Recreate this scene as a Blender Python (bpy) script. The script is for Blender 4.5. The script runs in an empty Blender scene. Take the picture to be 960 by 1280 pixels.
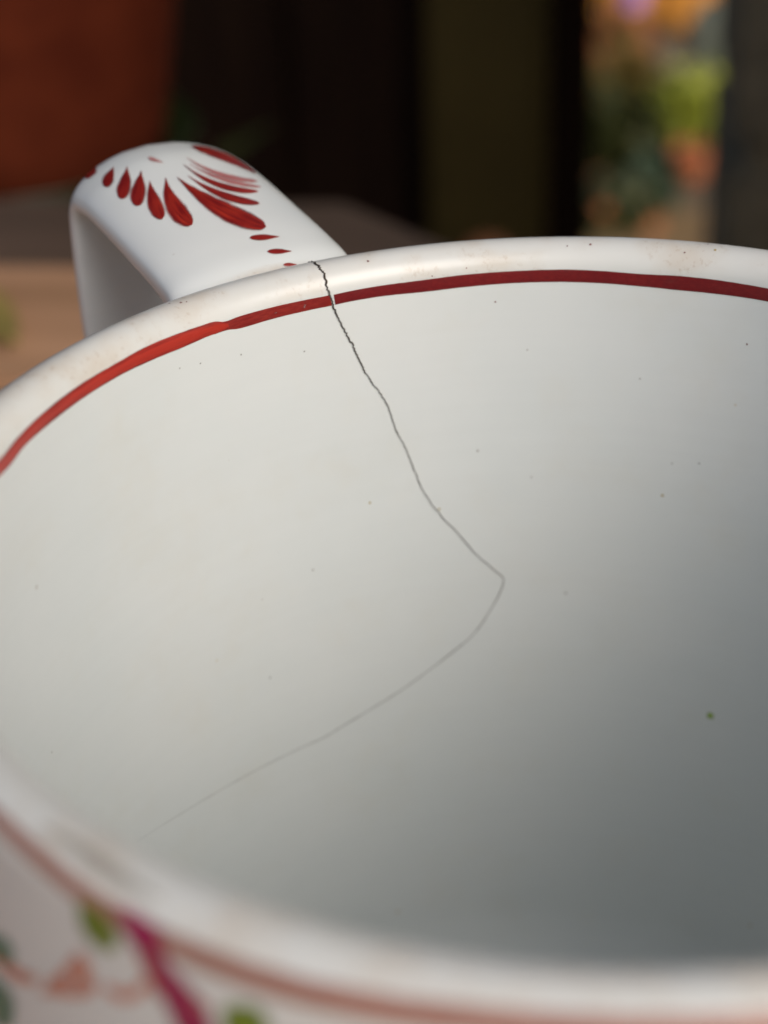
import bpy, bmesh, math, random
from mathutils import Vector, Matrix, Euler
R = math.radians
MM = 0.001
sc = bpy.context.scene
col = sc.collection

# ------------------------------------------------------------------ camera
cam_d = bpy.data.cameras.new("camera")
cam = bpy.data.objects.new("camera", cam_d); col.objects.link(cam); sc.camera = cam
RIGHT = Vector((0.993535, 0.109588, -0.029647)); UP = Vector((-0.030203, 0.506880, 0.861487)); FWD = Vector((-0.109436, 0.855022, -0.506913))
m = Matrix((RIGHT, UP, -FWD)).transposed().to_4x4()
m.translation = Vector((0.000000, -108.547400, 162.263600)) * MM
cam.matrix_world = m
cam_d.sensor_fit = 'VERTICAL'; cam_d.sensor_height = 17.3
cam_d.lens = 17.3 * 2200 / 1280
cam_d.clip_start = 0.005; cam_d.clip_end = 200
cam_d.dof.use_dof = True
cam_d.dof.focus_distance = 0.158
cam_d.dof.aperture_fstop = 8.0
cam_d.dof.aperture_blades = 7

# ------------------------------------------------------------------ daylight
SUN_AZ, SUN_EL = -45.0, 38.0          # azimuth counted from +X towards +Y
w = bpy.data.worlds.new("World"); sc.world = w; w.use_nodes = True
nt = w.node_tree; nt.nodes.clear()
sky = nt.nodes.new('ShaderNodeTexSky'); sky.sky_type = 'NISHITA'; sky.sun_disc = False
sky.sun_elevation = R(SUN_EL); sky.sun_rotation = R(90 - SUN_AZ)
sky.air_density = 0.8; sky.dust_density = 4.2; sky.ozone_density = 0.3
bg = nt.nodes.new('ShaderNodeBackground'); bg.inputs[1].default_value = 0.113
wo = nt.nodes.new('ShaderNodeOutputWorld')
nt.links.new(sky.outputs[0], bg.inputs[0]); nt.links.new(bg.outputs[0], wo.inputs[0])
sd = bpy.data.lights.new("sun", 'SUN'); sd.energy = 1.48; sd.angle = R(45); sd.color = (1.0, 0.995, 0.98)
sun = bpy.data.objects.new("sun", sd); col.objects.link(sun)
sv = Vector((math.cos(R(SUN_AZ)) * math.cos(R(SUN_EL)), math.sin(R(SUN_AZ)) * math.cos(R(SUN_EL)), math.sin(R(SUN_EL))))
sun.rotation_euler = sv.to_track_quat('Z', 'Y').to_euler()
sc.view_settings.view_transform = 'Standard'; sc.view_settings.look = 'None'
sc.view_settings.exposure = 0.0; sc.view_settings.gamma = 1.0
sc.cycles.max_bounces = 10; sc.cycles.diffuse_bounces = 6; sc.cycles.use_denoising = True

# ---- shape of mug wall and handle (mm) and the brush strokes laid on them
RC,RT,TOP=47.0,2.4,98.0
HARM=[-0.0479,-0.1109,-0.1144,-0.0104,0.1237,-0.0637,0.0518,-0.1431]
def wob(th):
    return sum(HARM[2*i]*math.cos((i+2)*th)+HARM[2*i+1]*math.sin((i+2)*th) for i in range(4))
def mug_pt(th,v,off=0.0):
    w=wob(th)
    if v>=0: r,z,nr,nz=RC-RT,-v,-1,0
    elif v>-math.pi*RT:
        a=-v/RT; nr,nz=-math.cos(a),math.sin(a); r,z=RC+RT*nr,RT*nz
    else: r,z,nr,nz=RC+RT,v+math.pi*RT,1,0
    r+=w+off*nr; z+=off*nz
    return (r*math.cos(th),r*math.sin(th),TOP+z)
HP=[(47.2, -5.5), (48.2, -1.5), (50.25, 1.64), (54.24, 3.13), (60.62, 4.55), (67.22, 5.86), (72.57, 6.51), (77.29, 5.68), (80.54, 2.07), (81.39, -3.33), (81.12, -13.02), (80.07, -22.12), (76.47, -35.19), (69.35, -48.25), (59.77, -58.33), (51.5, -63.0), (47.4, -65.2)]
HCW=[0, 0.3, 0.6, 1, 1.6, 2.2, 2.6, 2.6, 2.4, 2.0, 1.2, 0.8, 0.6, 0.5, 0.5, 0.5, 0.5]
HW=[9.6,9.3,9.1,9.0,9.0,9.0,9.0,9.0,8.9,8.8,8.6,8.3,8.1,8.1,8.3,8.7,9.2]
HTH=4.0;HN=3.6;HPHI=126.0
def cr(P,u):
    n=len(P)-1;i=min(max(int(u),0),n-1);f=u-i
    g=lambda k:P[min(max(k,0),n)]
    a,b,c,d=g(i-1),g(i),g(i+1),g(i+2)
    return tuple(.5*((2*b[k])+(c[k]-a[k])*f+(2*a[k]-5*b[k]+4*c[k]-d[k])*f*f+(3*b[k]-a[k]-3*c[k]+d[k])*f**3) for k in range(len(b)))
def h_frame(s):
    p=cr(HP,s);a=cr(HP,max(s-.05,0));b=cr(HP,min(s+.05,len(HP)-1))
    tx,tz=b[0]-a[0],b[1]-a[1];l=math.hypot(tx,tz);nx,nz=-tz/l,tx/l
    return p,(nx,nz),cr([(w,) for w in HW],s)[0]
def h_world(r,z,t):
    ph=math.radians(HPHI);return (r*math.cos(ph)-t*math.sin(ph),r*math.sin(ph)+t*math.cos(ph),TOP+z)
def h_off(s,t):
    return -cr([(x,) for x in HCW],s)[0]*t*t
def handle_pt(s,t,off=0.0):
    p,n,w=h_frame(s);y=HTH/2*(1-min(abs(t),1)**HN)**(1/HN)-HTH/2+off+h_off(s,t)
    return h_world(p[0]+n[0]*y,p[1]+n[1]*y,t*w*(1.05 if t<0 else 1))
STROKES = {
  'crack': [[2.1192,-16.0,0.06],[2.1215,-10.0,0.08],[2.118,-7.6,0.1],[2.123,-5.0,0.11],[2.121,-3.4,0.12],[2.1201,-2.57,0.114],[2.1173,-2.173,0.121],[2.1187,-1.091,0.114],[2.1164,-0.331,0.107],[2.1104,0.587,0.096],[2.106,1.424,0.096],[2.0981,2.377,0.096],[2.0918,3.24,0.096],[2.0835,3.882,0.096],[2.0772,4.753,0.082],[2.0704,5.141,0.082],[2.0658,5.921,0.082],[2.0592,6.557,0.082],[2.0501,7.549,0.082],[2.0462,8.167,0.082],[2.0377,8.827,0.068],[2.0294,9.656,0.068],[2.0174,10.435,0.068],[2.0072,11.285,0.068],[1.997,12.224,0.068],[1.9921,13.037,0.061],[1.9872,13.768,0.061],[1.9807,14.951,0.061],[1.9722,15.893,0.061],[1.9584,17.235,0.061],[1.9517,18.264,0.061],[1.9465,18.927,0.061],[1.9397,19.876,0.061],[1.9345,20.455,0.061],[1.9294,21.397,0.057],[1.9118,23.076,0.057],[1.8993,24.175,0.057],[1.8867,25.0,0.057],[1.8704,26.129,0.057],[1.8486,27.291,0.057],[1.8304,28.526,0.057],[1.8102,29.867,0.057],[1.7918,30.911,0.057],[1.7714,31.864,0.057],[1.7547,32.702,0.054],[1.7436,33.177,0.054],[1.7369,33.735,0.054],[1.7397,34.509,0.054],[1.7453,35.276,0.054],[1.7564,36.422,0.054],[1.7714,37.656,0.054],[1.7922,39.267,0.054],[1.8189,40.746,0.054],[1.8594,42.225,0.054],[1.9182,44.13,0.054],[1.9881,46.033,0.054],[2.0696,47.637,0.054],[2.1531,48.89,0.054],[2.1892,49.319,0.054],[2.26,49.547,0.054],[2.3711,49.716,0.054],[2.4878,49.621,0.054],[2.6118,49.061,0.054],[2.7454,47.895,0.054],[2.8019,47.096,0.05]],
  'band_bright': [[3.1059,-0.388,3.0759,1.067],[3.006,-0.074,2.9806,1.244],[2.9394,-0.339,2.9189,0.847],[2.8464,-0.543,2.8266,0.749],[2.7311,-0.691,2.718,0.591],[2.6269,-0.701,2.6159,0.53],[2.5532,-0.82,2.5434,0.605],[2.4699,-0.756,2.4595,0.681],[2.4131,-0.667,2.4057,0.574],[2.3769,-0.576,2.3688,0.562],[2.3502,-0.074,2.3473,0.392]],
  'band_mid': [[2.3904,-0.574,2.3824,0.602],[2.3515,-0.279,2.3516,0.607],[2.3209,-0.336,2.3178,0.865],[2.2399,-0.28,2.2338,0.883],[2.1417,-0.143,2.1377,0.963],[2.115,-0.126,2.1109,0.98]],
  'band_dark': [[2.1062,-0.086,2.1037,0.967],[2.0655,-0.127,2.0665,0.937],[1.9956,-0.143,1.9964,0.966],[1.9094,-0.12,1.9099,1.117],[1.8241,-0.229,1.8244,1.049],[1.7231,-0.271,1.7229,0.968],[1.6231,-0.293,1.6225,0.983],[1.5403,-0.198,1.5393,1.078],[1.4577,-0.033,1.4565,1.244],[1.3757,-0.107,1.3739,1.357],[1.2935,-0.081,1.2914,1.331],[1.1944,0.031,1.1919,1.345],[1.0604,0.12,1.057,1.555]],
  'outer_band': [[3.9723,-6.141,3.9788,-5.167],[4.0158,-6.244,4.0232,-5.239],[4.0935,-6.61,4.1037,-5.504],[4.1616,-7.01,4.1729,-5.811],[4.2221,-7.293,4.233,-5.959],[4.2777,-7.395,4.2871,-5.977],[4.3392,-7.489,4.3477,-5.989],[4.3971,-7.502,4.4036,-5.946],[4.4606,-7.415,4.4649,-5.841],[4.5289,-7.271,4.5313,-5.683],[4.6017,-7.043,4.6029,-5.528],[4.6641,-6.902,4.6648,-5.425],[4.7252,-6.82,4.7258,-5.364],[4.7858,-6.788,4.7862,-5.341],[4.8617,-6.801,4.8622,-5.354],[4.9389,-6.881,4.9398,-5.422]],
  'magenta_a': [[4.2315,-6.463,4.243,-5.818],[4.2399,-7.336,4.2646,-5.99],[4.2466,-7.976,4.2799,-6.263],[4.2589,-8.484,4.2904,-7.001],[4.2674,-9.533,4.2992,-7.925],[4.276,-10.622,4.3139,-8.514],[4.2849,-11.568,4.3281,-9.264],[4.2933,-12.648,4.3398,-10.317],[4.3027,-13.769,4.3501,-11.595],[4.3151,-15.059,4.3523,-13.447]],
  'magenta_b': [[4.2253,-6.264,4.2272,-6.013],[4.2428,-6.503,4.2471,-5.994],[4.2647,-6.764,4.2705,-6.069],[4.281,-6.728,4.2849,-6.204]],
  'stem_orange': [[4.2459,-6.894,4.2536,-6.64],[4.2511,-8.398,4.2628,-7.921],[4.2606,-9.862,4.272,-9.354],[4.2695,-11.036,4.2786,-10.628]],
  'leaf0': [[4.1695,-6.919,4.1702,-6.884],[4.1685,-7.89,4.19,-6.713],[4.1676,-8.826,4.2072,-6.644],[4.1739,-9.31,4.2185,-6.838],[4.1831,-9.536,4.2253,-7.185],[4.1932,-9.602,4.2281,-7.643],[4.2036,-9.509,4.2273,-8.176],[4.2185,-9.02,4.2193,-8.975]],
  'leaf1': [[3.9573,-15.715,3.9588,-15.637],[3.953,-16.648,3.9851,-14.873],[3.9514,-17.407,4.0065,-14.338],[3.9593,-17.6,4.0178,-14.311],[3.9709,-17.509,4.0236,-14.525],[3.9834,-17.278,4.026,-14.85],[3.9962,-16.922,4.0248,-15.281],[4.014,-16.163,4.0152,-16.092]],
  'leaf2': [[3.955,-19.237,3.9567,-19.162],[3.9341,-21.025,3.9811,-18.958],[3.9169,-22.653,3.9998,-18.968],[3.9151,-23.539,4.0054,-19.493],[3.9214,-23.97,4.0044,-20.229],[3.9316,-24.116,3.9996,-21.029],[3.9448,-23.989,3.9911,-21.879],[3.969,-23.222,3.9707,-23.146]],
  'leaf3': [[4.36,-9.413,4.3605,-9.371],[4.3579,-10.625,4.3811,-8.722],[4.358,-11.634,4.3984,-8.291],[4.3646,-12.035,4.4082,-8.403],[4.3739,-12.107,4.4137,-8.769],[4.3838,-11.991,4.4164,-9.248],[4.3941,-11.695,4.4161,-9.827],[4.4084,-10.881,4.4089,-10.841]],
  'leaf4': [[4.3113,-9.966,4.3118,-9.92],[4.3148,-10.284,4.3207,-9.656],[4.3186,-10.551,4.3288,-9.448],[4.3237,-10.626,4.3347,-9.428],[4.329,-10.604,4.3391,-9.501],[4.334,-10.527,4.3423,-9.621],[4.3386,-10.401,4.3442,-9.783],[4.3435,-10.127,4.3439,-10.083]],
  'coral0': [[3.9524,-17.824,3.9752,-16.452],[3.9856,-17.965,4.0149,-16.059],[4.0257,-17.538,4.045,-15.838],[4.0649,-16.187,4.071,-15.245]],
  'coral1': [[4.0884,-15.647,4.0855,-15.282],[4.1292,-14.175,4.1139,-13.568],[4.1463,-12.632,4.1506,-11.44],[4.1422,-13.695,4.1723,-11.877],[4.171,-13.421,4.1835,-12.495]],
  'coral2': [[4.0696,-16.847,4.0705,-16.44],[4.1072,-15.794,4.1116,-14.671],[4.1426,-14.794,4.1464,-13.705],[4.1735,-13.483,4.1742,-12.989]],
  'coral3': [[4.1899,-12.659,4.1986,-11.904],[4.211,-12.957,4.2205,-11.668],[4.2423,-11.981,4.2351,-11.241],[4.265,-10.224,4.2563,-9.968]],
  'coral4': [[4.147,-11.35,4.1569,-10.748],[4.1537,-11.839,4.1712,-10.818],[4.1684,-12.11,4.1785,-11.543]],
  'pet0': [[6.1395,0.561,6.1166,0.56],[6.1147,0.586,6.0274,0.581],[6.1104,0.611,5.9196,0.601],[6.1068,0.636,5.8219,0.62],[6.0998,0.659,5.7384,0.636],[6.0871,0.68,5.669,0.653],[6.0676,0.7,5.6129,0.668],[6.041,0.718,5.5692,0.684],[6.0079,0.734,5.5364,0.699],[5.9648,0.748,5.5152,0.713],[5.913,0.76,5.5049,0.727],[5.8572,0.77,5.5046,0.74],[5.7976,0.777,5.5151,0.753],[5.732,0.782,5.5386,0.765],[5.6282,0.781,5.6082,0.779]],
  'pet1': [[5.8341,0.465,5.8212,0.462],[5.7409,0.502,5.6837,0.484],[5.6719,0.54,5.5498,0.501],[5.6131,0.576,5.4284,0.519],[5.5605,0.608,5.3203,0.538],[5.5108,0.638,5.2256,0.559],[5.4622,0.664,5.1447,0.581],[5.4139,0.686,5.0772,0.604],[5.3657,0.706,5.0223,0.627],[5.3159,0.723,4.9804,0.65],[5.2647,0.736,4.9516,0.672],[5.2125,0.747,4.9354,0.693],[5.1586,0.755,4.9316,0.713],[5.1009,0.76,4.9423,0.732],[5.0103,0.757,4.9968,0.754]],
  'pet2': [[5.4423,0.39,5.4323,0.386],[5.3663,0.43,5.3147,0.408],[5.3043,0.472,5.1957,0.426],[5.2464,0.512,5.0846,0.444],[5.1901,0.549,4.9827,0.462],[5.134,0.582,4.8923,0.482],[5.0776,0.612,4.8147,0.502],[5.0207,0.637,4.7486,0.523],[4.9633,0.659,4.693,0.545],[4.9058,0.676,4.648,0.567],[4.8491,0.689,4.6134,0.589],[4.7937,0.698,4.5886,0.611],[4.7397,0.704,4.5738,0.633],[4.6852,0.704,4.5706,0.655],[4.6091,0.691,4.6004,0.687]],
  'pet3': [[5.041,0.399,5.0362,0.394],[4.9423,0.438,4.9184,0.411],[4.8507,0.479,4.808,0.419],[4.7615,0.518,4.7087,0.425],[4.6739,0.552,4.6191,0.429],[4.5879,0.58,4.5381,0.434],[4.5045,0.603,4.4643,0.44],[4.4245,0.621,4.3968,0.448],[4.3492,0.633,4.3345,0.457],[4.2793,0.639,4.2771,0.468],[4.216,0.64,4.2239,0.482],[4.1603,0.637,4.175,0.497],[4.1129,0.629,4.1304,0.515],[4.0746,0.615,4.0901,0.536],[4.0495,0.581,4.0508,0.576]],
  'pet4': [[4.9668,0.231,4.9629,0.226],[4.8207,0.29,4.8003,0.254],[4.6856,0.348,4.6588,0.267],[4.5535,0.398,4.5376,0.272],[4.4227,0.44,4.4336,0.272],[4.2938,0.472,4.3429,0.271],[4.1685,0.493,4.2617,0.269],[4.0493,0.505,4.1868,0.267],[3.9393,0.508,4.1155,0.268],[3.8452,0.503,4.0452,0.271],[3.7683,0.49,3.9747,0.276],[3.7086,0.471,3.9054,0.285],[3.6666,0.448,3.8372,0.297],[3.6439,0.418,3.7682,0.315],[3.6655,0.364,3.6733,0.358]],
  'pet5': [[4.8732,0.121,4.8822,0.114],[4.6274,0.127,4.6817,0.081],[4.3979,0.133,4.5176,0.034],[4.183,0.131,4.3739,-0.016],[3.9789,0.121,4.2441,-0.066],[3.7946,0.103,4.1237,-0.114],[3.6345,0.076,4.0091,-0.16],[3.4964,0.042,3.9009,-0.202],[3.3788,0.002,3.8008,-0.24],[3.2828,-0.041,3.7052,-0.272],[3.2086,-0.088,3.6126,-0.299],[3.1562,-0.136,3.5224,-0.319],[3.126,-0.185,3.4331,-0.333],[3.1216,-0.236,3.3402,-0.337],[3.1859,-0.306,3.1996,-0.312]],
  'pet6': [[4.8457,0.003,4.8566,-0.004],[4.6822,-0.012,4.7104,-0.03],[4.5295,-0.026,4.5911,-0.066],[4.3915,-0.046,4.4879,-0.105],[4.2676,-0.072,4.3975,-0.147],[4.1577,-0.102,4.3178,-0.189],[4.062,-0.137,4.247,-0.232],[3.9806,-0.175,4.1842,-0.274],[3.915,-0.216,4.1285,-0.314],[3.8656,-0.258,4.0783,-0.352],[3.8311,-0.3,4.0325,-0.387],[3.8099,-0.342,3.9902,-0.418],[3.8013,-0.383,3.9506,-0.444],[3.8056,-0.422,3.9109,-0.464],[3.8378,-0.465,3.8539,-0.471]],
  'pet7': [[5.2204,-0.057,5.2334,-0.065],[5.015,-0.069,5.0421,-0.085],[4.8315,-0.082,4.8885,-0.115],[4.678,-0.102,4.7643,-0.152],[4.5481,-0.13,4.662,-0.193],[4.4387,-0.165,4.5771,-0.237],[4.3483,-0.204,4.5068,-0.283],[4.2761,-0.248,4.4491,-0.329],[4.2208,-0.295,4.4024,-0.376],[4.1822,-0.345,4.3646,-0.422],[4.1593,-0.394,4.3341,-0.465],[4.1506,-0.443,4.3093,-0.505],[4.1548,-0.491,4.2879,-0.541],[4.1715,-0.536,4.2667,-0.571],[4.2117,-0.582,4.2302,-0.589]],
  'pet8': [[6.1,-0.36,6.05,-0.34],[5.72,-0.36,6.25,-0.46],[5.42,-0.44,6.15,-0.64],[5.22,-0.55,5.8,-0.78],[5.04,-0.69,5.44,-0.86],[4.96,-0.8,5.05,-0.86]],
  'pet11': [[5.1986,-0.119,5.2144,-0.127],[4.9231,-0.164,4.9652,-0.185],[4.7044,-0.219,4.7868,-0.26],[4.5414,-0.286,4.6561,-0.341],[4.4262,-0.363,4.5614,-0.425],[4.354,-0.444,4.4962,-0.506],[4.3218,-0.526,4.4528,-0.58],[4.3242,-0.602,4.4235,-0.642],[4.3659,-0.674,4.3869,-0.683]],
  'stain': [[4.075,-4.733,4.074,-4.563],[4.1168,-4.901,4.1134,-4.215],[4.1572,-5.15,4.1541,-4.041],[4.1898,-5.318,4.1877,-4.056],[4.2217,-5.287,4.2201,-4.296],[4.2509,-5.101,4.2499,-4.53],[4.2736,-4.955,4.2735,-4.794]],
  'pet9': [[6.98,0.55,6.98,0.55],[6.98,0.57,7.19,0.543],[7.01,0.61,7.4244,0.539],[7.01,0.65,6.4521,0.708],[7.04,0.71,6.4042,0.744],[7.07,0.71,6.4009,0.774],[7.04,0.77,6.4403,0.796],[7.04,0.79,6.5244,0.811],[7.2837,0.757,6.7739,0.81]],
  'pet10': [[5.4557,-0.152,5.4731,-0.159],[5.1299,-0.185,5.1939,-0.215],[4.8682,-0.229,4.9978,-0.29],[4.6827,-0.291,4.858,-0.372],[4.5587,-0.367,4.7631,-0.457],[4.4873,-0.451,4.7018,-0.54],[4.4645,-0.538,4.664,-0.617],[4.4848,-0.623,4.6386,-0.682],[4.5646,-0.71,4.5885,-0.719]],
  'dot0': [[2.8625,-0.359,2.8447,-0.355],[2.9312,-0.304,2.8282,-0.278],[2.9947,-0.252,2.817,-0.206],[3.0282,-0.198,2.8351,-0.148],[3.0391,-0.149,2.8717,-0.105],[3.0328,-0.106,2.9172,-0.075],[2.9965,-0.068,2.9812,-0.064]],
  'dot1': [[2.3036,-0.364,2.2849,-0.361],[2.3763,-0.32,2.2751,-0.3],[2.4468,-0.279,2.2676,-0.243],[2.4857,-0.238,2.286,-0.197],[2.4987,-0.198,2.3221,-0.161],[2.4919,-0.163,2.3677,-0.138],[2.4526,-0.132,2.4342,-0.128]],
  'dot2': [[1.8808,-0.343,1.8658,-0.341],[1.9168,-0.316,1.8613,-0.307],[1.9537,-0.291,1.8549,-0.275],[1.9733,-0.267,1.8628,-0.249],[1.9785,-0.244,1.8806,-0.228],[1.973,-0.224,1.904,-0.213],[1.952,-0.208,1.9371,-0.206]],
  'centre': [[5.4695,0.116,5.4524,0.122],[5.5873,0.13,5.5069,0.16],[5.706,0.142,5.5617,0.194],[5.7946,0.158,5.6317,0.216],[5.8413,0.179,5.7126,0.224],[5.8309,0.207,5.8103,0.214]],
  'specks': [[1.5619,-2.702,0.155,"r"],[2.4239,-3.358,0.129,"r"],[2.4135,-3.192,0.09,"r"],[2.4416,-3.882,0.09,"r"],[2.019,-2.593,0.129,"r"],[1.3139,-2.919,0.168,"y"],[1.4472,10.706,0.123,"g"],[1.7966,18.471,0.168,"p"],[1.3855,23.274,0.168,"y"],[1.3687,19.566,0.116,"p"],[1.3098,19.168,0.116,"g"],[1.6767,21.793,0.129,"p"],[1.5933,35.57,0.168,"p"],[2.1883,28.512,0.142,"p"],[1.242,48.829,0.516,"l"],[2.4742,2.454,0.097,"g"],[2.4227,2.805,0.097,"g"],[2.3244,3.374,0.103,"g"],[2.1788,4.865,0.097,"g"],[1.7582,2.738,0.103,"r"],[1.3719,-2.294,0.103,"r"],[1.6086,-2.5,0.084,"r"],[1.8185,-0.807,0.077,"r"],[1.2274,5.872,0.103,"r"],[1.6892,7.86,0.097,"p"],[2.0452,22.552,0.155,"y"],[1.8847,24.642,0.142,"y"],[2.9901,28.971,0.103,"g"],[2.3152,39.274,0.142,"g"],[1.3317,-3.734,0.097,"r"],[1.892,-0.378,0.084,"r"]],
}

# ------------------------------------------------------------------ helpers
def link(name, me, mat=None, parent=None, label=None, cat=None, kind=None, group=None, smooth=True):
    o = bpy.data.objects.new(name, me); col.objects.link(o)
    if me is not None:
        if mat is not None and not me.materials: me.materials.append(mat)
        if smooth:
            me.polygons.foreach_set('use_smooth', [True] * len(me.polygons))
    if parent is not None: o.parent = parent
    if label: o['label'] = label
    if cat: o['category'] = cat
    if kind: o['kind'] = kind
    if group: o['group'] = group
    return o

def root(name, loc, label, cat, group=None, rz=0.0):
    o = link(name, None, label=label, cat=cat, group=group)
    o.location = loc; o.rotation_euler = (0, 0, rz); return o

def mesh(name, vs, fs, uvs=None):
    me = bpy.data.meshes.new(name); me.from_pydata(vs, [], fs); me.update()
    if uvs:
        uv = me.uv_layers.new(name='UVMap')
        for l in me.loops: uv.data[l.index].uv = uvs[l.vertex_index]
    return me

def lathe_mesh(name, prof, n=64, closed_top=False, closed_bottom=False, wobble=0.0, seed=0):
    vs, fs = [], []; m_ = len(prof); rnd = random.Random(seed)
    ph = rnd.uniform(0, 6)
    for i in range(n):
        a = 2 * math.pi * i / n
        for r, z in prof:
            k = 1 + wobble * (math.sin(2 * a + ph) + .5 * math.sin(5 * a + ph * 2))
            vs.append((r * k * math.cos(a), r * k * math.sin(a), z))
    for i in range(n):
        j = (i + 1) % n
        for k in range(m_ - 1):
            fs.append((i * m_ + k, j * m_ + k, j * m_ + k + 1, i * m_ + k + 1))
    if closed_bottom: fs.append(tuple(i * m_ for i in range(n))[::-1])
    if closed_top: fs.append(tuple(i * m_ + m_ - 1 for i in range(n)))
    return mesh(name, vs, fs)

def box_mesh(name, sx, sy, sz, bevel=0.0, seg=2, jitter=0.0, seed=0):
    bm = bmesh.new(); bmesh.ops.create_cube(bm, size=1)
    rnd = random.Random(seed)
    for v in bm.verts:
        v.co = Vector((v.co.x * sx, v.co.y * sy, v.co.z * sz)) + Vector([rnd.uniform(-jitter, jitter) for _ in range(3)])
    if bevel: bmesh.ops.bevel(bm, geom=bm.edges[:], offset=bevel, segments=seg, affect='EDGES')
    me = bpy.data.meshes.new(name); bm.to_mesh(me); bm.free(); return me

def mat_new(name):
    m_ = bpy.data.materials.new(name); m_.use_nodes = True
    t = m_.node_tree; b = t.nodes['Principled BSDF']
    return m_, t, b

def N(t, typ, **kw):
    n = t.nodes.new(typ)
    for k, v in kw.items():
        if k.startswith('i_'):
            key = k[2:]; key = int(key) if key.isdigit() else key.replace('_', ' ')
            n.inputs[key].default_value = v
        else: setattr(n, k, v)
    return n

def ramp(t, src, stops, interp='LINEAR'):
    r = t.nodes.new('ShaderNodeValToRGB'); r.color_ramp.interpolation = interp
    e = r.color_ramp.elements
    while len(e) < len(stops): e.new(.5)
    for q, (p, c) in zip(e, stops): q.position = p; q.color = c if len(c) == 4 else (*c, 1)
    t.links.new(src, r.inputs[0]); return r

def G(v): return (v, v, v, 1)

def mixc(t, fac, a, b, mode='MIX'):
    n = t.nodes.new('ShaderNodeMix'); n.data_type = 'RGBA'; n.blend_type = mode
    for sock, val in ((n.inputs[0], fac), (n.inputs[6], a), (n.inputs[7], b)):
        if hasattr(val, 'is_linked') or hasattr(val, 'links'): t.links.new(val, sock)
        elif isinstance(val, (int, float)): sock.default_value = val
        else: sock.default_value = val if len(val) == 4 else (*val, 1)
    return n.outputs[2]

def maths(t, op, a, b=None, clamp=False):
    n = t.nodes.new('ShaderNodeMath'); n.operation = op; n.use_clamp = clamp
    for k, val in enumerate((a, b)):
        if val is None: continue
        if hasattr(val, 'links'): t.links.new(val, n.inputs[k])
        else: n.inputs[k].default_value = val
    return n.outputs[0]

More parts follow.
